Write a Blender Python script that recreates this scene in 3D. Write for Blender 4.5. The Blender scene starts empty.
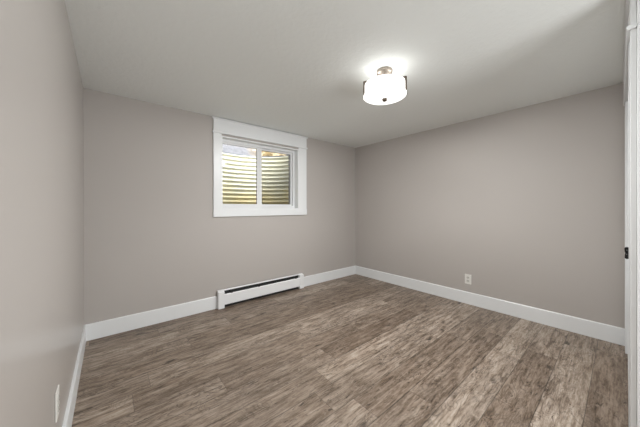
import bpy, bmesh, math, random
from mathutils import Matrix, Vector, noise
random.seed(4)
S = bpy.context.scene
C = S.collection

# ------------------------------------------------------------------ camera
CAM = Vector((0.1657, 0.0, 1.1328))
YAW, PIT, ROL, FPX = 0.69575, -0.00123, -0.00154, 252.5
fw = Vector((math.sin(YAW)*math.cos(PIT), math.cos(YAW)*math.cos(PIT), math.sin(PIT)))
rt = Vector((math.cos(YAW), -math.sin(YAW), 0))
up = rt.cross(fw)
r2 = rt*math.cos(ROL) + up*math.sin(ROL)
u2 = -rt*math.sin(ROL) + up*math.cos(ROL)
cd = bpy.data.cameras.new('camera'); cam = bpy.data.objects.new('camera', cd); C.objects.link(cam)
M4 = Matrix((r2, u2, -fw)).transposed().to_4x4(); M4.translation = CAM
cam.matrix_world = M4
cd.sensor_width = 36; cd.lens = FPX*36/640; cd.shift_y = -5.64/640
cd.clip_start = 0.01
S.camera = cam

# ------------------------------------------------------------------ light
W = bpy.data.worlds.new('world'); S.world = W; W.use_nodes = True
nt = W.node_tree; nt.nodes.clear()
sky = nt.nodes.new('ShaderNodeTexSky'); sky.sky_type = 'NISHITA'; sky.sun_disc = False
sky.sun_elevation = math.radians(50); sky.sun_rotation = math.radians(200); sky.air_density = 1.2; sky.dust_density = 4
hs = nt.nodes.new('ShaderNodeHueSaturation'); hs.inputs['Saturation'].default_value = 0.35
bg = nt.nodes.new('ShaderNodeBackground'); bg.inputs[1].default_value = 0.72
wo = nt.nodes.new('ShaderNodeOutputWorld')
nt.links.new(sky.outputs[0], hs.inputs['Color']); nt.links.new(hs.outputs[0], bg.inputs[0]); nt.links.new(bg.outputs[0], wo.inputs[0])
SHADE_EMIT = 1.5                         # lit drum of the ceiling lamp
DOME_EMIT = 1.6                          # its bottom diffuser
LAMP_W = 15.8                             # each of the six lamps around the diffuser
TILT = math.radians(17)
BULB_W = 0.14
# unseen fill light added behind the camera to brighten and even out the room
fl = bpy.data.lights.new('fill_light', 'AREA'); fl.shape = 'RECTANGLE'; fl.size = 1.1; fl.size_y = 1.6; fl.energy = 45;  fl.color = (.97, .99, 1)
fo = bpy.data.objects.new('fill_light', fl); C.objects.link(fo); fo.location = (1.35, -1.6, .95); fo.rotation_euler = (math.radians(116), 0, 0)
vs = S.view_settings
vs.view_transform = 'Standard'; vs.look = 'None'; vs.gamma = 1; vs.use_curve_mapping = False
vs.exposure = 0.16

# ------------------------------------------------------------------ dimensions
RW, RD, RH = 3.399, 2.9285, 2.15          # room width (x), depth (y), height
FY = -1.70                                # wall behind the camera
SX = 2.0                                  # left end of the closet wall
SY = -0.042                               # face of the closet wall
BB, BT = 0.14, 0.014

# ------------------------------------------------------------------ materials
def srgb(r, g, b):
    f = lambda c: (c/12.92 if c <= .04045 else ((c+.055)/1.055)**2.4)
    return (f(r/255), f(g/255), f(b/255), 1)
def mat(name, col, rough=.5, metal=0, spec=.5, bump=None, coat=0, vary=None):
    m = bpy.data.materials.new(name); m.use_nodes = True
    n = m.node_tree; b = n.nodes['Principled BSDF']
    b.inputs['Base Color'].default_value = col; b.inputs['Roughness'].default_value = rough
    b.inputs['Metallic'].default_value = metal; b.inputs['Specular IOR Level'].default_value = spec
    b.inputs['Coat Weight'].default_value = coat; b.inputs['Coat Roughness'].default_value = .16
    tc = n.nodes.new('ShaderNodeTexCoord')
    if vary:
        sc, amt = vary
        t = n.nodes.new('ShaderNodeTexNoise'); t.inputs['Scale'].default_value = sc; t.inputs['Detail'].default_value = 4
        n.links.new(tc.outputs['Object'], t.inputs['Vector'])
        mr = n.nodes.new('ShaderNodeMapRange'); mr.inputs['To Min'].default_value = 1-amt; mr.inputs['To Max'].default_value = 1+amt
        n.links.new(t.outputs['Fac'], mr.inputs['Value'])
        h = n.nodes.new('ShaderNodeHueSaturation'); h.inputs['Color'].default_value = col
        n.links.new(mr.outputs[0], h.inputs['Value']); n.links.new(h.outputs[0], b.inputs['Base Color'])
    if bump:
        sc, st, dist = bump
        t = n.nodes.new('ShaderNodeTexNoise'); t.inputs['Scale'].default_value = sc; t.inputs['Detail'].default_value = 3
        n.links.new(tc.outputs['Object'], t.inputs['Vector'])
        bp = n.nodes.new('ShaderNodeBump'); bp.inputs['Strength'].default_value = st; bp.inputs['Distance'].default_value = dist
        n.links.new(t.outputs['Fac'], bp.inputs['Height']); n.links.new(bp.outputs[0], b.inputs['Normal'])
    return m
WALLC = srgb(180, 174.5, 170)
m_wall = mat('greige_wall_paint', WALLC, .58, spec=.35, bump=(140, .08, .001), vary=(1.3, .015))
m_wall_gloss = mat('greige_wall_paint_satin', WALLC, .42, spec=.5, bump=(140, .03, .001), vary=(1.3, .015), coat=.30)
m_trim = mat('white_trim_paint', srgb(229, 231, 232), .35, vary=(6, .01))
m_vinyl = mat('white_window_vinyl', srgb(226, 227, 228), .4, vary=(6, .01))
m_heat = mat('white_heater_enamel', srgb(232, 233, 234), .35, vary=(6, .01))
m_plate = mat('white_outlet_plastic', srgb(226, 225, 220), .35, vary=(20, .01))
m_face = mat('outlet_face_plastic', srgb(205, 203, 197), .35, vary=(20, .01))
m_slot = mat('dark_slot', srgb(40, 38, 36), .6, vary=(20, .02))
m_black = mat('matte_black_metal', srgb(16, 16, 17), .38, metal=.4, vary=(40, .05))
m_screw = mat('screw_steel', srgb(150, 150, 150), .3, metal=.9, vary=(40, .05))
m_fin = mat('heater_fins', srgb(96, 96, 96), .4, metal=.7, vary=(40, .1))
m_dark = mat('heater_cavity_shade', srgb(45, 45, 45), .7, vary=(20, .05))  # dark colour stands in for the shade inside and under the heater
m_nickel = mat('brushed_nickel', srgb(160, 150, 140), .3, metal=.9, bump=(300, .1, .0005), vary=(60, .06))
m_bronze = mat('dark_nickel_strap', srgb(92, 80, 68), .5, metal=.3, vary=(60, .06))
m_gasket = mat('grey_gasket', srgb(92, 96, 102), .5, vary=(20, .03))
m_conc = mat('grey_concrete', srgb(150, 148, 142), .9, bump=(60, .5, .01), vary=(9, .15))
m_under = mat('subfloor', srgb(90, 80, 70), .9, vary=(9, .1))

def ceiling_mat():
    m = mat('knockdown_ceiling', srgb(234, 237, 235), .75, spec=.3)
    n = m.node_tree; b = n.nodes['Principled BSDF']; L = n.links
    tc = n.nodes.new('ShaderNodeTexCoord')
    a = n.nodes.new('ShaderNodeTexNoise'); a.inputs['Scale'].default_value = 26; a.inputs['Detail'].default_value = 5
    a.inputs['Roughness'].default_value = .6
    L.new(tc.outputs['Object'], a.inputs['Vector'])
    r = n.nodes.new('ShaderNodeValToRGB'); r.color_ramp.elements[0].position = .42; r.color_ramp.elements[1].position = .62
    L.new(a.outputs['Fac'], r.inputs[0])
    bp = n.nodes.new('ShaderNodeBump'); bp.inputs['Strength'].default_value = .3; bp.inputs['Distance'].default_value = .003
    L.new(r.outputs[0], bp.inputs['Height']); L.new(bp.outputs[0], b.inputs['Normal'])
    return m
m_ceil = ceiling_mat()

def floor_mat():
    m = bpy.data.materials.new('weathered_oak_planks'); m.use_nodes = True
    n = m.node_tree; L = n.links; b = n.nodes['Principled BSDF']
    def mth(op, a, b_=None, c_=None):
        k = n.nodes.new('ShaderNodeMath'); k.operation = op
        for i, v in enumerate((a, b_, c_)):
            if v is None: continue
            if isinstance(v, (int, float)): k.inputs[i].default_value = v
            else: L.new(v, k.inputs[i])
        return k.outputs[0]
    def comb(x, y, z):
        k = n.nodes.new('ShaderNodeCombineXYZ')
        for i, v in enumerate((x, y, z)):
            if isinstance(v, (int, float)): k.inputs[i].default_value = v
            else: L.new(v, k.inputs[i])
        return k.outputs[0]
    def noi(vec, scale, detail=4, rough=.55, dist=0):
        k = n.nodes.new('ShaderNodeTexNoise'); L.new(vec, k.inputs['Vector'])
        k.inputs['Scale'].default_value = scale; k.inputs['Detail'].default_value = detail
        k.inputs['Roughness'].default_value = rough; k.inputs['Distortion'].default_value = dist
        return k.outputs['Fac']
    def ramp(v, *st):
        k = n.nodes.new('ShaderNodeValToRGB'); L.new(v, k.inputs[0])
        e = k.color_ramp.elements
        while len(e) < len(st): e.new(.5)
        for el, (p, c) in zip(e, st):
            el.position = p; el.color = c if not isinstance(c, (int, float)) else (c, c, c, 1)
        return k.outputs[0]
    def mix(kind, fac, a, b_):
        k = n.nodes.new('ShaderNodeMix'); k.data_type = 'RGBA'; k.blend_type = kind
        if isinstance(fac, (int, float)): k.inputs['Factor'].default_value = fac
        else: L.new(fac, k.inputs['Factor'])
        for s, v in ((6, a), (7, b_)):
            if isinstance(v, tuple): k.inputs[s].default_value = v
            else: L.new(v, k.inputs[s])
        return k.outputs[2]
    tc = n.nodes.new('ShaderNodeTexCoord'); sp = n.nodes.new('ShaderNodeSeparateXYZ')
    L.new(tc.outputs['Object'], sp.inputs[0]); X, Y = sp.outputs[0], sp.outputs[1]
    PW, PL = .178, 1.22
    ry = mth('DIVIDE', mth('ADD', Y, 5.03), PW); row = mth('FLOOR', ry); fy = mth('FRACT', ry)
    wn = n.nodes.new('ShaderNodeTexWhiteNoise'); wn.noise_dimensions = '1D'; L.new(row, wn.inputs['W'])
    rx = mth('ADD', mth('DIVIDE', X, PL), mth('MULTIPLY', wn.outputs['Value'], 7.3)); colm = mth('FLOOR', rx); fx = mth('FRACT', rx)
    w2 = n.nodes.new('ShaderNodeTexWhiteNoise'); w2.noise_dimensions = '2D'; L.new(comb(row, colm, 0), w2.inputs['Vector'])
    rid = w2.outputs['Value']
    off = mth('MULTIPLY', rid, 37.0)
    # plank space: long axis compressed
    pv = comb(mth('ADD', mth('MULTIPLY', X, 1.0), off), mth('MULTIPLY', Y, 4.5), off)
    pf = comb(mth('ADD', mth('MULTIPLY', X, 1.0), off), mth('MULTIPLY', Y, 14.0), off)
    big = noi(pv, 1.6, 4, .55, .3)
    mid = noi(pv, 7.5, 7, .66, 1.2)
    fine = noi(pf, 14, 6, .7, .3)
    # cathedral grain: bands of a warped field
    warp = noi(comb(mth('ADD', mth('MULTIPLY', X, 1.3), off), mth('MULTIPLY', Y, 3.2), off), 1.9, 2, .5, .5)
    band = mth('FRACT', mth('MULTIPLY', warp, 26.0))
    band = mth('ABSOLUTE', mth('SUBTRACT', band, .5))
    bandm = ramp(noi(pv, 1.1, 2, .5), (.46, 0.0), (.56, 1.0))
    blot = noi(comb(mth('ADD', mth('MULTIPLY', X, 1.0), off), mth('MULTIPLY', Y, 6.0), off), 6.0, 6, .66, .35)
    fineb = noi(comb(mth('ADD', mth('MULTIPLY', X, 1.1), off), mth('MULTIPLY', Y, 8.5), off), 19.0, 6, .75, .15)
    streak = noi(comb(mth('ADD', mth('MULTIPLY', X, .5), off), mth('MULTIPLY', Y, 15.0), off), 6.0, 8, .72, .3)
    v0 = mth('ADD', mth('ADD', mth('MULTIPLY', blot, .46), mth('MULTIPLY', fineb, .29)), mth('MULTIPLY', streak, .25))
    c = ramp(v0, (.38, srgb(84, 71, 60)), (.455, srgb(146, 133, 120)), (.52, srgb(180, 169, 158)), (.62, srgb(216, 208, 199)))
    c = mix('OVERLAY', .45, c, ramp(big, (.32, .32), (.68, .66)))
    c = mix('MULTIPLY', mth('MULTIPLY', bandm, .75), c, ramp(band, (.0, .50), (.22, 1.0)))
    # short cross-cut saw marks in some places
    sawm = ramp(noi(comb(mth('ADD', mth('MULTIPLY', X, 1.5), off), mth('MULTIPLY', Y, 2.5), mth('ADD', off, 9.0)), 2.6, 2, .5), (.58, 0.0), (.66, 1.0))
    saw = mth('FRACT', mth('ADD', mth('MULTIPLY', X, 42.0), mth('MULTIPLY', fineb, 3.0)))
    c = mix('MULTIPLY', mth('MULTIPLY', sawm, .7), c, ramp(saw, (.0, .62), (.35, 1.0)))
    # fine dark cracks following the grain
    ck = noi(comb(mth('ADD', mth('MULTIPLY', X, 1.1), off), mth('MULTIPLY', Y, 5.0), mth('ADD', off, 3.0)), 4.0, 5, .6, 1.4)
    ckm = ramp(noi(comb(mth('ADD', mth('MULTIPLY', X, 1.6), off), mth('MULTIPLY', Y, 3.0), mth('ADD', off, 6.0)), 4.0, 3, .6), (.52, 0.0), (.60, 1.0))
    ckl = ramp(mth('ABSOLUTE', mth('SUBTRACT', ck, .5)), (.004, .8), (.016, 0.0))
    c = mix('MIX', mth('MULTIPLY', ckl, ckm), c, srgb(66, 54, 45))
    # dark splits and knots
    sp1 = noi(comb(mth('ADD', mth('MULTIPLY', X, 1.0), off), mth('MULTIPLY', Y, 5.5), off), 5.2, 6, .70, 1.8)
    c = mix('MIX', ramp(sp1, (.60, 0.0), (.65, .8)), c, srgb(62, 51, 43))
    vo = n.nodes.new('ShaderNodeTexVoronoi'); vo.inputs['Scale'].default_value = 3.4; vo.inputs['Randomness'].default_value = 1
    nv = n.nodes.new('ShaderNodeVectorMath'); nv.operation = 'ADD'
    L.new(comb(mth('ADD', mth('MULTIPLY', X, .75), off), mth('MULTIPLY', Y, 1.6), off), nv.inputs[0])
    ns = mth('MULTIPLY', mth('SUBTRACT', noi(pv, 9, 3), .5), .16); L.new(comb(ns, ns, 0), nv.inputs[1])
    L.new(nv.outputs[0], vo.inputs['Vector'])
    c = mix('MIX', ramp(vo.outputs['Distance'], (.045, .85), (.13, 0.0)), c, srgb(48, 39, 32))
    # pale saw and wire-brush marks
    pale = noi(comb(mth('ADD', mth('MULTIPLY', X, 2.0), off), mth('MULTIPLY', Y, 3.0), off), 5.5, 5, .7, 2.2)
    c = mix('MIX', ramp(pale, (.59, 0.0), (.67, .6)), c, srgb(206, 198, 189))
    # plank to plank tone
    c = mix('MULTIPLY', 1.0, c, ramp(rid, (0.0, srgb(196, 188, 180)), (1.0, srgb(255, 254, 252))))
    # seams
    sy = mth('MULTIPLY', mth('MINIMUM', fy, mth('SUBTRACT', 1.0, fy)), PW)
    sx = mth('MULTIPLY', mth('MINIMUM', fx, mth('SUBTRACT', 1.0, fx)), PL)
    sm = mth('MINIMUM', sy, mth('MULTIPLY', sx, 1.9))
    seam = ramp(mth('MULTIPLY', sm, 100.0), (.10, .46), (.32, 1.0))
    c = mix('MULTIPLY', 1.0, c, seam)
    c = mix('MULTIPLY', 1.0, c, FLOOR_TINT)
    L.new(c, b.inputs['Base Color'])
    b.inputs['Roughness'].default_value = .42; b.inputs['Specular IOR Level'].default_value = .4
    bp = n.nodes.new('ShaderNodeBump'); bp.inputs['Strength'].default_value = .25; bp.inputs['Distance'].default_value = .002
    L.new(mth('ADD', mid, mth('MULTIPLY', seam, 1.0)), bp.inputs['Height']); L.new(bp.outputs[0], b.inputs['Normal'])
    return m
FLOOR_TINT = srgb(240, 234, 229)
m_floor = floor_mat()

def glass_mat(name, tint=1.0, screen=0):
    m = bpy.data.materials.new(name); m.use_nodes = True; n = m.node_tree; n.nodes.clear()
    o = n.nodes.new('ShaderNodeOutputMaterial'); t = n.nodes.new('ShaderNodeBsdfTransparent')
    t.inputs[0].default_value = (tint, tint, tint*.99, 1)
    g = n.nodes.new('ShaderNodeBsdfGlossy'); g.inputs['Roughness'].default_value = .02
    x = n.nodes.new('ShaderNodeMixShader'); fr = n.nodes.new('ShaderNodeFresnel'); fr.inputs[0].default_value = 1.25
    n.links.new(fr.outputs[0], x.inputs[0]); n.links.new(t.outputs[0], x.inputs[1]); n.links.new(g.outputs[0], x.inputs[2])
    n.links.new(x.outputs[0], o.inputs[0])
    return m
m_glass = glass_mat('window_glass', .95)
def mesh_mat():
    m = bpy.data.materials.new('insect_screen_mesh'); m.use_nodes = True; n = m.node_tree; n.nodes.clear()
    o = n.nodes.new('ShaderNodeOutputMaterial'); t = n.nodes.new('ShaderNodeBsdfTransparent')
    d = n.nodes.new('ShaderNodeBsdfDiffuse'); d.inputs[0].default_value = srgb(60, 60, 58)
    x = n.nodes.new('ShaderNodeMixShader'); x.inputs[0].default_value = .20
    n.links.new(t.outputs[0], x.inputs[1]); n.links.new(d.outputs[0], x.inputs[2]); n.links.new(x.outputs[0], o.inputs[0])
    return m
m_screen = mesh_mat()

def shade_mat(name, emit, transl=.5):
    m = bpy.data.materials.new(name); m.use_nodes = True; n = m.node_tree; n.nodes.clear()
    o = n.nodes.new('ShaderNodeOutputMaterial')
    e = n.nodes.new('ShaderNodeEmission'); e.inputs[0].default_value = (1, .985, .96, 1); e.inputs[1].default_value = emit
    d = n.nodes.new('ShaderNodeBsdfDiffuse'); d.inputs[0].default_value = (.85, .85, .84, 1)
    a = n.nodes.new('ShaderNodeAddShader')
    n.links.new(e.outputs[0], a.inputs[0]); n.links.new(d.outputs[0], a.inputs[1]); n.links.new(a.outputs[0], o.inputs[0])
    return m
m_shade = shade_mat('lit_frosted_shade', SHADE_EMIT)
m_dome = shade_mat('lit_frosted_diffuser', DOME_EMIT)
m_bulb = shade_mat('lit_bulb', 1.5)

def well_mat():
    m = mat('galvanised_well_steel', srgb(200, 203, 198), .5, metal=.15)
    n = m.node_tree; L = n.links; b = n.nodes['Principled BSDF']
    tc = n.nodes.new('ShaderNodeTexCoord'); sp = n.nodes.new('ShaderNodeSeparateXYZ'); L.new(tc.outputs['Object'], sp.inputs[0])
    t = n.nodes.new('ShaderNodeTexNoise'); t.inputs['Scale'].default_value = 5; t.inputs['Detail'].default_value = 5; L.new(tc.outputs['Object'], t.inputs['Vector'])
    a = n.nodes.new('ShaderNodeMath'); a.operation = 'MULTIPLY_ADD'; L.new(t.outputs['Fac'], a.inputs[0]); a.inputs[1].default_value = .5; L.new(sp.outputs[2], a.inputs[2])
    r = n.nodes.new('ShaderNodeValToRGB'); e = r.color_ramp.elements        # rust and dirt splashed low on the steel
    mr = n.nodes.new('ShaderNodeMapRange'); mr.inputs['From Min'].default_value = 1.2; mr.inputs['From Max'].default_value = 2.3
    L.new(a.outputs[0], mr.inputs['Value']); L.new(mr.outputs[0], r.inputs[0])
    e[0].position = .05; e[0].color = srgb(212, 196, 142); e[1].position = .5; e[1].color = srgb(214, 214, 196)
    k = e.new(.28); k.color = srgb(222, 213, 172)
    L.new(r.outputs[0], b.inputs['Base Color'])
    return m
m_well = well_mat()
def soil_mat():
    m = mat('gravelly_soil', srgb(130, 115, 90), .95)
    n = m.node_tree; L = n.links; b = n.nodes['Principled BSDF']
    tc = n.nodes.new('ShaderNodeTexCoord')
    v = n.nodes.new('ShaderNodeTexVoronoi'); v.inputs['Scale'].default_value = 17; L.new(tc.outputs['Object'], v.inputs['Vector'])
    sh = n.nodes.new('ShaderNodeSeparateColor'); L.new(v.outputs['Color'], sh.inputs[0])
    r = n.nodes.new('ShaderNodeValToRGB'); L.new(sh.outputs[0], r.inputs[0]); e = r.color_ramp.elements
    e[0].color = srgb(96, 84, 60); e[1].color = srgb(206, 190, 160); k = e.new(.5); k.color = srgb(140, 122, 84)
    sp = n.nodes.new('ShaderNodeSeparateXYZ'); L.new(tc.outputs['Object'], sp.inputs[0])
    mr = n.nodes.new('ShaderNodeMapRange'); mr.inputs['From Min'].default_value = 1.9; mr.inputs['From Max'].default_value = 2.15; L.new(sp.outputs[0], mr.inputs['Value'])
    x = n.nodes.new('ShaderNodeMix'); x.data_type = 'RGBA'; L.new(mr.outputs[0], x.inputs['Factor'])
    x.inputs[6].default_value = srgb(112, 114, 119); L.new(r.outputs[0], x.inputs[7]); L.new(x.outputs[2], b.inputs['Base Color'])
    bp = n.nodes.new('ShaderNodeBump'); bp.inputs['Strength'].default_value = .8; bp.inputs['Distance'].default_value = .02
    L.new(v.outputs['Distance'], bp.inputs['Height']); L.new(bp.outputs[0], b.inputs['Normal'])
    return m
m_soil = soil_mat()

# ------------------------------------------------------------------ helpers
def add_box(bm, a, b, bev=0, seg=2):
    a, b = Vector(a), Vector(b); c = (a+b)/2; d = b-a
    t = bmesh.new(); bmesh.ops.create_cube(t, size=1)
    bmesh.ops.scale(t, vec=d, verts=t.verts); bmesh.ops.translate(t, vec=c, verts=t.verts)
    if bev: bmesh.ops.bevel(t, geom=t.edges[:], offset=bev, segments=seg, affect='EDGES', profile=.5)
    me = bpy.data.meshes.new('t'); t.to_mesh(me); t.free(); bm.from_mesh(me); bpy.data.meshes.remove(me)
def box_bm(a, b, bev=0, seg=2):
    bm = bmesh.new(); add_box(bm, a, b, bev, seg); return bm
def add_lathe(bm, prof, loc=(0, 0, 0), n=48, axis='Z'):
    rings = []
    for r, z in prof:
        ring = []
        for i in range(n):
            t = 2*math.pi*i/n; p = Vector((r*math.cos(t), r*math.sin(t), z))
            if axis == 'Y': p = Vector((p.x, -p.z, p.y))
            if axis == 'X': p = Vector((-p.z, p.x, p.y))
            ring.append(bm.verts.new(p+Vector(loc)))
        rings.append(ring)
    for a, b in zip(rings, rings[1:]):
        for i in range(n):
            j = (i+1) % n
            bm.faces.new((a[i], a[j], b[j], b[i]))
    if prof[0][0] > 0: bm.faces.new(rings[0][::-1])
    if prof[-1][0] > 0: bm.faces.new(rings[-1])
def add_prism(bm, poly, x0, x1):
    """closed polygon in (y, z) extruded along x"""
    a = [bm.verts.new((x0, y, z)) for y, z in poly]; b = [bm.verts.new((x1, y, z)) for y, z in poly]
    k = len(poly)
    for i in range(k):
        j = (i+1) % k; bm.faces.new((a[i], a[j], b[j], b[i]))
    bm.faces.new(a[::-1]); bm.faces.new(b)
def obj(name, bm, m, parent=None, smooth=False):
    bmesh.ops.remove_doubles(bm, verts=bm.verts, dist=1e-6)
    bmesh.ops.recalc_face_normals(bm, faces=bm.faces)
    me = bpy.data.meshes.new(name); bm.to_mesh(me); bm.free()
    me.materials.append(m)
    if smooth:
        for f in me.polygons: f.use_smooth = True
        me.set_sharp_from_angle(angle=math.radians(35))
    o = bpy.data.objects.new(name, me); C.objects.link(o)
    if parent:
        o.parent = parent; o.matrix_parent_inverse = Matrix.Translation(parent.location).inverted()
    return o
def empty(name, loc):
    o = bpy.data.objects.new(name, None); o.location = loc; o.empty_display_size = .1; C.objects.link(o); return o
def thing(name, loc, label, cat, group=None):
    o = empty(name, loc); o['label'] = label; o['category'] = cat
    if group: o['group'] = group
    return o
def struct(name, bm, m, label, cat):
    o = obj(name, bm, m); o['kind'] = 'structure'; o['label'] = label; o['category'] = cat; return o

# ------------------------------------------------------------------ room shell
T = .12
WX0, WX1, WZ0, WZ1 = 1.145, 2.208, 1.112, 1.950      # window opening
BY = RD + .25                                        # outer face of the foundation wall
struct('floor', box_bm((-.0, FY, -.05), (RW, RD, 0)), m_floor, 'weathered grey-brown wood plank floor of the room', 'floor')
struct('ceiling', box_bm((-T, FY-T, RH), (RW+T, BY, RH+.1)), m_ceil, 'off-white textured ceiling with a light hanging from it', 'ceiling')
struct('wall_left', box_bm((-T, FY, -.05), (0, BY, RH)), m_wall_gloss, 'greige painted wall close on the left side', 'wall')
struct('wall_right', box_bm((RW, FY, -.05), (RW+T, BY, RH)), m_wall, 'plain greige painted wall on the right with one outlet', 'wall')
bm = bmesh.new()
for a, b in (((0, RD, -.05), (WX0, BY, RH)), ((WX1, RD, -.05), (RW, BY, RH)), ((WX0, RD, -.05), (WX1, BY, WZ0)), ((WX0, RD, WZ1), (WX1, BY, RH))):
    add_box(bm, a, b)
struct('wall_back', bm, m_wall, 'greige painted back wall around the basement window', 'wall')
bm = bmesh.new()                                      # wall behind the camera and the closet wall that juts out at its right
add_box(bm, (-T, FY-T, -.05), (RW+T, FY, RH))
LEG0, LEG1, LEG2, LEG3 = 2.012, 2.10, 3.225, 3.345    # closet casing legs
CZ = 1.945                                            # closet opening height
add_box(bm, (SX+.001, SY-.12, 0), (LEG1-.02, SY, RH))
add_box(bm, (LEG2+.02, SY-.12, 0), (RW, SY, RH))
add_box(bm, (LEG1-.02, SY-.12, CZ+.01), (LEG2+.02, SY, RH))
add_box(bm, (SX+.001, FY, 0), (SX+.10, SY-.12, RH))
struct('wall_front', bm, m_wall, 'greige closet wall at the far right edge, seen edge-on', 'wall')

# baseboards with eased top edge
def bb_profile():
    return [(0, .001), (BT, .001), (BT, BB-.006), (BT-.004, BB), (0, BB)]
bm = bmesh.new(); add_prism(bm, [(RD-y, z) for y, z in bb_profile()], 0, RW)
struct('baseboard_back', bm, m_trim, 'tall white baseboard along the back wall under the window', 'baseboard')
def bb_side(x, s, y0, y1):
    bm = bmesh.new(); add_prism(bm, bb_profile(), y0, y1)
    for v in bm.verts: v.co = Vector((x+s*v.co.y, v.co.x, v.co.z))
    return bm
struct('baseboard_left', bb_side(0, 1, FY, RD-BT), m_trim, 'white baseboard running along the left wall', 'baseboard')
struct('baseboard_right', bb_side(RW, -1, SY, RD-BT), m_trim, 'tall white baseboard along the right wall below the outlet', 'baseboard')

# ------------------------------------------------------------------ window
win = empty('window_1', ((WX0+WX1)/2, RD, WZ0)); win['kind'] = 'structure'; win['label'] = 'small white slider basement window with thick casing'; win['category'] = 'window'
CW = .088
y0 = RD-.019
obj('casing_leg', box_bm((WX0-CW, y0, WZ0-.001), (WX0, RD, 1.985), .0015), m_trim, win)
obj('casing_leg', box_bm((WX1, y0, WZ0-.001), (2.345, RD, 1.985), .0015), m_trim, win)
obj('casing_bottom', box_bm((WX0-CW-.002, y0-.002, 1.030), (2.348, RD, WZ0), .0015), m_trim, win)
obj('casing_header', box_bm((WX0-CW, y0-.002, 1.988), (2.345, RD, 2.130), .0015), m_trim, win)
obj('header_bead', box_bm((WX0-CW-.013, y0-.010, 1.972), (2.360, RD, 1.990), .004, 3), m_trim, win)
obj('header_cap', box_bm((WX0-CW-.016, y0-.014, 2.128), (2.364, RD, 2.143), .002), m_trim, win)
WD = .085                                            # reveal depth
bm = bmesh.new(); jt = .012
add_box(bm, (WX0, RD-.015, WZ0), (WX0+jt, RD+WD, WZ1)); add_box(bm, (WX1-jt, RD-.015, WZ0), (WX1, RD+WD, WZ1))
add_box(bm, (WX0+jt, RD-.015, WZ0), (WX1-jt, RD+WD, WZ0+jt)); add_box(bm, (WX0+jt, RD-.015, WZ1-jt), (WX1-jt, RD+WD, WZ1))
obj('jamb_lining', bm, m_trim, win)
def frame_bm(x0, x1, z0, z1, ya, yb, wl, wr, wb, wt, bev=.002):
    bm = bmesh.new()
    add_box(bm, (x0, ya, z0), (x0+wl, yb, z1), bev); add_box(bm, (x1-wr, ya, z0), (x1, yb, z1), bev)
    add_box(bm, (x0+wl, ya, z0), (x1-wr, yb, z0+wb), bev); add_box(bm, (x0+wl, ya, z1-wt), (x1-wr, yb, z1), bev)
    return bm
fy = RD+WD
obj('window_frame', frame_bm(WX0+.003, WX1-.003, WZ0+.003, WZ1-.003, fy-.012, fy+.07, .022, .030, .042, .038), m_vinyl, win)
# left sash (inner track)
ls = obj('sash', frame_bm(WX0+.022, 1.694, WZ0+.044, WZ1-.040, fy, fy+.026, .014, .068, .022, .022), m_vinyl, win)
obj('glass_pane', box_bm((WX0+.034, fy+.012, WZ0+.062), (1.63, fy+.016, WZ1-.058)), m_glass, ls)
obj('gasket', frame_bm(WX0+.032, 1.631, WZ0+.060, WZ1-.056, fy+.002, fy+.010, .004, .010, .004, .006, 0), m_gasket, ls)
lk = obj('latch', box_bm((1.648, fy-.008, 1.30), (1.660, fy+.001, 1.43), .003), m_vinyl, ls); lk['label'] = 'slim white sash pull'
# right fixed pane with insect screen outside
rs = obj('sash', frame_bm(1.672, WX1-.032, WZ0+.044, WZ1-.040, fy+.028, fy+.055, .03, .020, .022, .022), m_vinyl, win)
obj('glass_pane', box_bm((1.70, fy+.038, WZ0+.062), (WX1-.050, fy+.042, WZ1-.058)), m_glass, rs)
gk = obj('gasket', frame_bm(1.700, WX1-.051, WZ0+.064, WZ1-.060, fy+.029, fy+.037, .004, .008, .004, .008, 0), m_gasket, rs)
obj('insect_screen', box_bm((1.70, fy+.060, WZ0+.05), (WX1-.04, fy+.0605, WZ1-.05)), m_screen, win)

# ------------------------------------------------------------------ window well outside
wcx, wa, wb_ = 1.70, .72, .72
WTOP, WBOT, PITCH = 1.972, .78, .066
wy = BY+.002
def corrug(z): return .012*math.sin(2*math.pi*(z-WBOT)/PITCH)
bm = bmesh.new(); rows = []
nz = 200; na = 64
for k in range(nz+1):
    z = WBOT+(WTOP-WBOT)*k/nz; dd = corrug(z); r = []
    for i in range(na+1):
        t = math.pi*i/na
        r.append(bm.verts.new((wcx-(wa+dd)*math.cos(t), wy+.0+(wb_+dd)*math.sin(t)**.8, z)))
    rows.append(r)
for a, b in zip(rows, rows[1:]):
    for i in range(na): bm.faces.new((a[i], a[i+1], b[i+1], b[i]))
well = obj('window_well', bm, m_well, None, True)
mod = well.modifiers.new('thickness', 'SOLIDIFY'); mod.thickness = .002; mod.offset = 1
well['label'] = 'corrugated galvanised steel window well curving outside the window panes'; well['category'] = 'window well'
# rolled rim of the well
bm = bmesh.new(); ring_prev = None; first = None
for i in range(na+1):
    t = math.pi*i/na
    c0 = Vector((wcx-wa*math.cos(t), wy+.002+wb_*math.sin(t)**.8, WTOP)); n0 = Vector((-math.cos(t), math.sin(t), 0)).normalized()
    ring = [bm.verts.new(c0+n0*.009*math.cos(q*math.pi/4)+Vector((0, 0, .009*math.sin(q*math.pi/4)))) for q in range(8)]
    if ring_prev:
        for q in range(8): bm.faces.new((ring_prev[q], ring_prev[(q+1) % 8], ring[(q+1) % 8], ring[q]))
    ring_prev = ring
rim = obj('rim', bm, mat('dark_steel_rim', srgb(105, 112, 122), .5, metal=.5, vary=(20, .1)), well, True)
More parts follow.
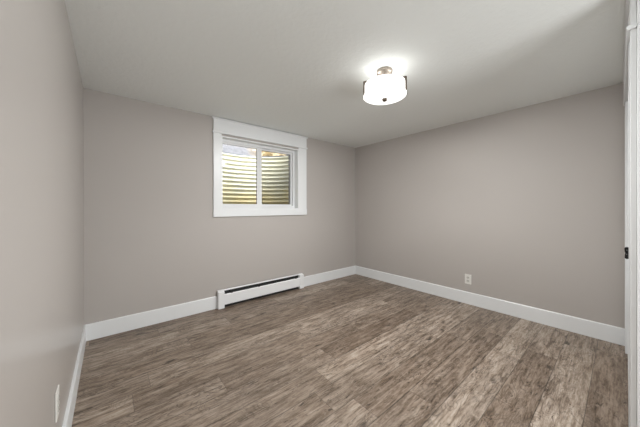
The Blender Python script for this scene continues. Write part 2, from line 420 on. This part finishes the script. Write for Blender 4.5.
# gravel floor of the well
bm = bmesh.new(); cc = bm.verts.new((wcx, wy+.2, .80)); rr = []
for i in range(na+1):
    t = math.pi*i/na; rr.append(bm.verts.new((wcx-(wa-.02)*math.cos(t), wy+.004+(wb_-.02)*math.sin(t)**.8, .80)))
for i in range(na): bm.faces.new((cc, rr[i], rr[i+1]))
bm.faces.new((cc, rr[-1], rr[0]))
g = obj('gravel_bed', bm, m_soil); g['kind'] = 'stuff'; g['label'] = 'gravel in the bottom of the window well'; g['category'] = 'gravel'
# soil bank around and beyond the well
bm = bmesh.new(); prev = None
for k in range(0, 25):
    s = k/24; row = []
    for i in range(na+1):
        t = math.pi*i/na; R = .03+2.2*s
        x = wcx-(wa+R)*math.cos(t); y = wy+.006+(wb_+R)*math.sin(t)**.8
        z = 1.93 + 1.5*(1-math.exp(-R*1.3))*math.sin(t)**.5 + .05*noise.noise(Vector((x*4, y*4, 0)))*min(1, R*5) + .02*noise.noise(Vector((x*16, y*16, 3)))*min(1, R*8)
        row.append(bm.verts.new((x, y, z)))
    if prev:
        for i in range(na): bm.faces.new((prev[i], prev[i+1], row[i+1], row[i]))
    prev = row
g = obj('ground', bm, m_soil, None, True); g['kind'] = 'structure'; g['label'] = 'pale gravelly ground sloping up behind the window well'; g['category'] = 'ground'

# ------------------------------------------------------------------ baseboard heater
HX0, HX1, HY = 1.092, 2.262, RD-.062
hb = RD-BT-.001
h = thing('baseboard_heater', (HX0, hb, 0), 'long low white electric baseboard heater on the floor under the window', 'heater')
def cap_poly(o=0):
    return [(hb, .004), (hb, .203), (RD-.030, .203), (HY, .186), (HY, .004)]
capw = .068
for a, b in ((HX0, HX0+capw), (HX1-capw, HX1)):
    bm = bmesh.new(); add_prism(bm, [(y-(.003 if y < RD-.05 else 0), z+(.002 if z > .1 else 0)) for y, z in cap_poly()], a, b)
    bmesh.ops.bevel(bm, geom=bm.edges[:], offset=.002, segments=2, affect='EDGES')
    obj('end_cap', bm, m_heat, h)
bx0, bx1 = HX0+capw, HX1-capw
obj('back_panel', box_bm((bx0, hb-.004, .001), (bx1, hb, .199)), m_dark, h)
bm = bmesh.new(); add_prism(bm, [(hb, .203), (RD-.032, .203), (RD-.036, .196), (RD-.036, .192), (RD-.034, .192), (RD-.031, .199), (hb, .199)], bx0, bx1)
obj('top_lip', bm, m_heat, h)
bm = bmesh.new(); add_prism(bm, [(HY, .044), (HY, .150), (HY+.006, .160), (HY+.009, .160), (HY+.003, .149), (HY+.003, .046), (HY+.014, .042), (HY+.014, .040), (HY+.002, .040)], bx0, bx1)
obj('front_panel', bm, m_heat, h)
bm = bmesh.new()
n = 90
for i in range(n):
    x = bx0+.03+(bx1-bx0-.06)*i/(n-1); add_box(bm, (x-.0007, HY+.012, .085), (x+.0007, hb-.008, .165))
obj('fins', bm, m_fin, h)
bm = bmesh.new(); add_prism(bm, [(HY+.020+.009*math.cos(t*math.pi/5), .12+.009*math.sin(t*math.pi/5)) for t in range(10)], bx0, bx1)
obj('heating_tube', bm, m_fin, h)
for fx_ in (.07, .40, .93):
    x = bx0+(bx1-bx0)*fx_; obj('bracket', box_bm((x, HY+.004, .150), (x+.022, hb-.004, .178), .001), m_dark, h)

# ------------------------------------------------------------------ outlets
def outlet(cx_or, label, on):
    """built facing -x around origin then placed"""
    th = empty('wall_outlet', (0, 0, 0)); th['label'] = label; th['category'] = 'outlet'
    obj('cover_plate', box_bm((-.0055, -.035, -.0572), (0, .035, .0572), .0022, 3), m_plate, th)
    for s in (1, -1):
        bm = bmesh.new(); add_lathe(bm, [(.0165, 0), (.0165, .0026), (.0155, .0031)], (-.0050, 0, s*.0195), 32, 'X')
        for v in bm.verts: v.co.z = max(min(v.co.z, s*.0195+.0135), s*.0195-.0135)
        f = obj('socket', bm, m_face, th)
        bm = bmesh.new()
        for yy, hh in ((-.0062, .0045), (.0062, .0036)): add_box(bm, (-.0084, yy-.0012, s*.0195+.003-hh), (-.0074, yy+.0012, s*.0195+.003+hh))
        add_lathe(bm, [(.0026, 0), (.0026, .0010)], (-.0074, 0, s*.0195-.0075), 16, 'X')
        obj('slots', bm, m_slot, f)
    bm = bmesh.new(); add_lathe(bm, [(.0032, 0), (.003, .0012), (.0015, .0017)], (-.0052, 0, 0), 20, 'X'); obj('screw', bm, m_plate, th)
    return th
o1 = outlet(0, 'white duplex outlet low on the right wall above the baseboard', 0)
o1.location = (RW-.0005, 1.160, .290)
o2 = outlet(0, 'white outlet plate low on the left wall, seen nearly edge-on', 0)
o2.location = (.0005, 1.462, .345); o2.rotation_euler.z = math.pi

# ------------------------------------------------------------------ ceiling light
LX, LY = 1.738, 1.132
lt = thing('ceiling_light', (LX, LY, RH), 'lit semi-flush drum ceiling light with white shade and brushed nickel canopy', 'ceiling light')
bm = bmesh.new(); add_lathe(bm, [(.056, -.0005), (.058, -.006), (.056, -.022), (.046, -.028), (.012, -.030), (.008, -.034)], (LX, LY, RH)); obj('canopy', bm, m_nickel, lt, True)
ZT, ZS, ZB, SR, DR = 2.085, 2.047, 1.964, .145, .155
bm = bmesh.new(); add_lathe(bm, [(.007, 0), (.007, RH-.032-1.945)], (LX, LY, 1.945), 16); obj('stem', bm, m_nickel, lt, True)
bm = bmesh.new()       # hollow shade, open at the top
add_lathe(bm, [(SR, ZB), (SR, ZS)], (LX, LY, 0), 96); bmesh.ops.delete(bm, geom=[f for f in bm.faces if len(f.verts) > 4], context='FACES_ONLY')
sh = obj('lamp_shade', bm, m_shade, lt, True)
md = sh.modifiers.new('thickness', 'SOLIDIFY'); md.thickness = .003; md.offset = -1
prof = [(SR-.004, ZB+.003), (DR, ZB+.003)]
for i in range(1, 13):
    a = i/12; prof.append((DR*math.cos(a*math.pi/2)**.75 if a < 1 else .0005, ZB-.001-.024*math.sin(a*math.pi/2)))
bm = bmesh.new(); add_lathe(bm, prof, (LX, LY, 0), 96); bmesh.ops.delete(bm, geom=[f for f in bm.faces if len(f.verts) > 4], context='FACES_ONLY')
obj('diffuser', bm, m_dome, lt, True)
bm = bmesh.new(); add_lathe(bm, [(.020, .006), (.020, -.003), (.018, -.006), (.017, -.012), (.018, -.016), (.012, -.021), (.003, -.023)], (LX, LY, ZB-.022), 24); obj('finial', bm, m_bronze, lt, True)
bm = bmesh.new(); add_lathe(bm, [(.02, 0), (SR-.030, 0), (SR-.030, .004), (.02, .004)], (LX, LY, ZS-.030), 64); obj('glow_blocker', bm, m_trim, lt)  # added opaque disc, keeps the diffuser's upward glow off the ceiling
va = math.atan2(LY-CAM.y, LX-CAM.x)
for k, s in enumerate((1, -1)):
    a = va+s*math.radians(87)
    bm = bmesh.new(); add_box(bm, (SR+.0005, -.009, ZB+.002), (SR+.012, .009, ZT+.004), .001)
    add_box(bm, (SR-.014, -.009, ZT+.001), (SR+.008, .009, ZT+.005)); add_box(bm, (SR+.004, -.009, ZB-.002), (DR+.003, .009, ZB+.006))
    bmesh.ops.rotate(bm, cent=(0, 0, 0), matrix=Matrix.Rotation(a, 3, 'Z'), verts=bm.verts); bmesh.ops.translate(bm, vec=(LX, LY, 0), verts=bm.verts)
    obj('shade_strap', bm, m_bronze, lt)
for k in range(6):
    a = va+math.pi/6+k*math.pi/3
    ld = bpy.data.lights.new('lamp_light', 'SPOT'); ld.energy = LAMP_W; ld.shadow_soft_size = .004; ld.spot_size = math.pi; ld.spot_blend = .35; ld.color = (1, 1, .99)
    lo = bpy.data.objects.new('lamp_light', ld); C.objects.link(lo); lo.parent = lt; lo.matrix_parent_inverse = Matrix.Translation(lt.location).inverted()
    lo.location = (LX+.17*math.cos(a), LY+.17*math.sin(a), ZB-.004)
    lo.rotation_euler = Vector((math.cos(a)*math.sin(TILT), math.sin(a)*math.sin(TILT), -math.cos(TILT))).to_track_quat('-Z', 'Y').to_euler()
# two bulbs
for k, s in enumerate((1, -1)):
    bl = va+math.radians(80)
    p = Vector((LX+s*.075*math.cos(bl), LY+s*.075*math.sin(bl), 1.990))
    bm = bmesh.new(); add_lathe(bm, [(.002, .03), (.018, .024), (.028, .006), (.028, -.006), (.018, -.024), (.012, -.034), (.002, -.036)], p, 24); o = obj('bulb', bm, m_bulb, lt, True)
    ld = bpy.data.lights.new('bulb_light', 'POINT'); ld.energy = BULB_W; ld.shadow_soft_size = .03; ld.color = (1, .975, .94)
    lo = bpy.data.objects.new('bulb_light', ld); C.objects.link(lo); lo.parent = lt; lo.matrix_parent_inverse = Matrix.Translation(lt.location).inverted(); lo.location = (p.x, p.y, 2.062)

# ------------------------------------------------------------------ closet surround and door
cl = empty('door_1', ((LEG1+LEG2)/2, SY, 0)); cl['kind'] = 'structure'; cl['label'] = 'white cased closet doorway at the right edge, seen edge-on'; cl['category'] = 'door'
def lerp(x, a, b): return a+(b-a)*(x-LEG0)/(LEG3-LEG0)
def board(bm, x0, x1, z0, z1, yn, yf, bev=.0015, yb=None):
    """board whose face runs slightly out of true: y = yn at the near end, yf at the far end"""
    k = len(bm.verts); add_box(bm, (x0, -1, z0), (x1, 0, z1), 0)
    bm.verts.ensure_lookup_table()
    for v in bm.verts[k:]: v.co.y = lerp(v.co.x, yn, yf) if v.co.y > -.5 else (SY if yb is None else yb)
    if bev:
        es = [e for e in bm.edges if e.verts[0].index >= k or e.verts[0] in bm.verts[k:]]
        bmesh.ops.bevel(bm, geom=es, offset=bev, segments=2, affect='EDGES')
    return bm
obj('casing_leg', board(bmesh.new(), LEG0-.012, LEG1, .001, CZ, -.0240, -.0120, .002), m_trim, cl)
obj('casing_leg', board(bmesh.new(), LEG2, LEG3, .001, CZ, -.0240, -.0125), m_trim, cl)
obj('casing_header', board(bmesh.new(), LEG0-.012, LEG3, CZ+.018, 2.135, -.0240, -.0060, .002), m_trim, cl)
obj('header_bead', board(bmesh.new(), LEG0-.024, LEG3+.014, CZ, CZ+.018, -.0115, -.0050, .003), m_trim, cl)
obj('header_cap', board(bmesh.new(), LEG0-.024, LEG3+.018, 2.133, 2.146, -.0110, -.0025), m_trim, cl)
bm = bmesh.new()
add_box(bm, (LEG1-.02, SY-.12, .001), (LEG1+.002, SY, CZ)); add_box(bm, (LEG2-.002, SY-.12, .001), (LEG2+.02, SY, CZ)); add_box(bm, (LEG1-.02, SY-.12, CZ-.01), (LEG2+.02, SY, CZ+.01))
obj('door_jamb', bm, m_trim, cl)
def panel_door(x0, x1, yn, yf, th):
    bm = bmesh.new(); s = .09; z0, z1 = .008, CZ-.012
    def bd(a, b, c, d, rec=0):
        k = len(bm.verts); add_box(bm, (a, -1, c), (b, 0, d)); bm.verts.ensure_lookup_table()
        for v in bm.verts[k:]: v.co.y = lerp(v.co.x, yn, yf) - (rec if v.co.y > -.5 else th-rec)
    bd(x0, x0+s, z0, z1); bd(x1-s, x1, z0, z1)
    for c, d in ((z0, .19), (.98, 1.09), (z1-.11, z1)): bd(x0+s, x1-s, c, d)
    bd(x0+s-.002, x1-s+.002, .18, z1-.10, .008)
    return bm
mid_ = (LEG1+LEG2)/2
d1 = obj('door_panel', panel_door(LEG1+.006, mid_-.002, -.0190, -.0270, .034), m_trim, cl)
obj('door_panel', panel_door(mid_+.002, LEG2-.005, -.0190, -.0270, .034), m_trim, cl)
# black pull on the near door leaf
HXC, HYF = 2.165, lerp(2.165, -.0190, -.0270)
bm = bmesh.new()
def pull(x0, x1, pts):
    a = [bm.verts.new((x0, HYF+y, z)) for y, z in pts]; b = [bm.verts.new((x1, HYF+y, z)) for y, z in pts]
    k = len(pts)
    for i in range(k): bm.faces.new((a[i], a[(i+1) % k], b[(i+1) % k], b[i]))
    bm.faces.new(a[::-1]); bm.faces.new(b)
arc = lambda cy, cz, r, t0, t1, n: [(cy+r*math.cos(math.radians(t0+(t1-t0)*i/n)), cz+r*math.sin(math.radians(t0+(t1-t0)*i/n))) for i in range(n+1)]
pts_old = [(-.002, .871)] + arc(.0055, .8765, .0060, -80, 0, 5) + [(.0100, .888), (.0112, .900), (.0094, .9035)] + arc(.0060, .924, .0080, -60, 90, 10) + [(-.002, .932)]
pts = arc(.0050, .8800, .0075, 180, 360, 12) + [(.0118, .893), (.0105, .901), (.0125, .909)] + arc(.0050, .9230, .0085, 0, 180, 12)
pull(HXC-.011, HXC+.011, pts)
hd = obj('door_handle', bm, m_black, cl); hd['label'] = 'small black door pull'
md = hd.modifiers.new('ease', 'BEVEL'); md.width = .0015; md.segments = 2; md.limit_method = 'ANGLE'
for z, y in ((.917, .005), (.897, .006)):
    bm = bmesh.new(); add_lathe(bm, [(.0019, 0), (.0016, .0010), (.0006, .0014)], (HXC-.0112, HYF+y, z), 16, 'X'); obj('screw', bm, m_screw, hd, True)
# the white board that finishes the closet wall's near end
struct('trim_1', box_bm((SX-.010, FY+.001, .001), (SX+.001, SY-.0005, RH-.001), .002), m_trim, 'white board finishing the near end of the closet wall', 'trim')
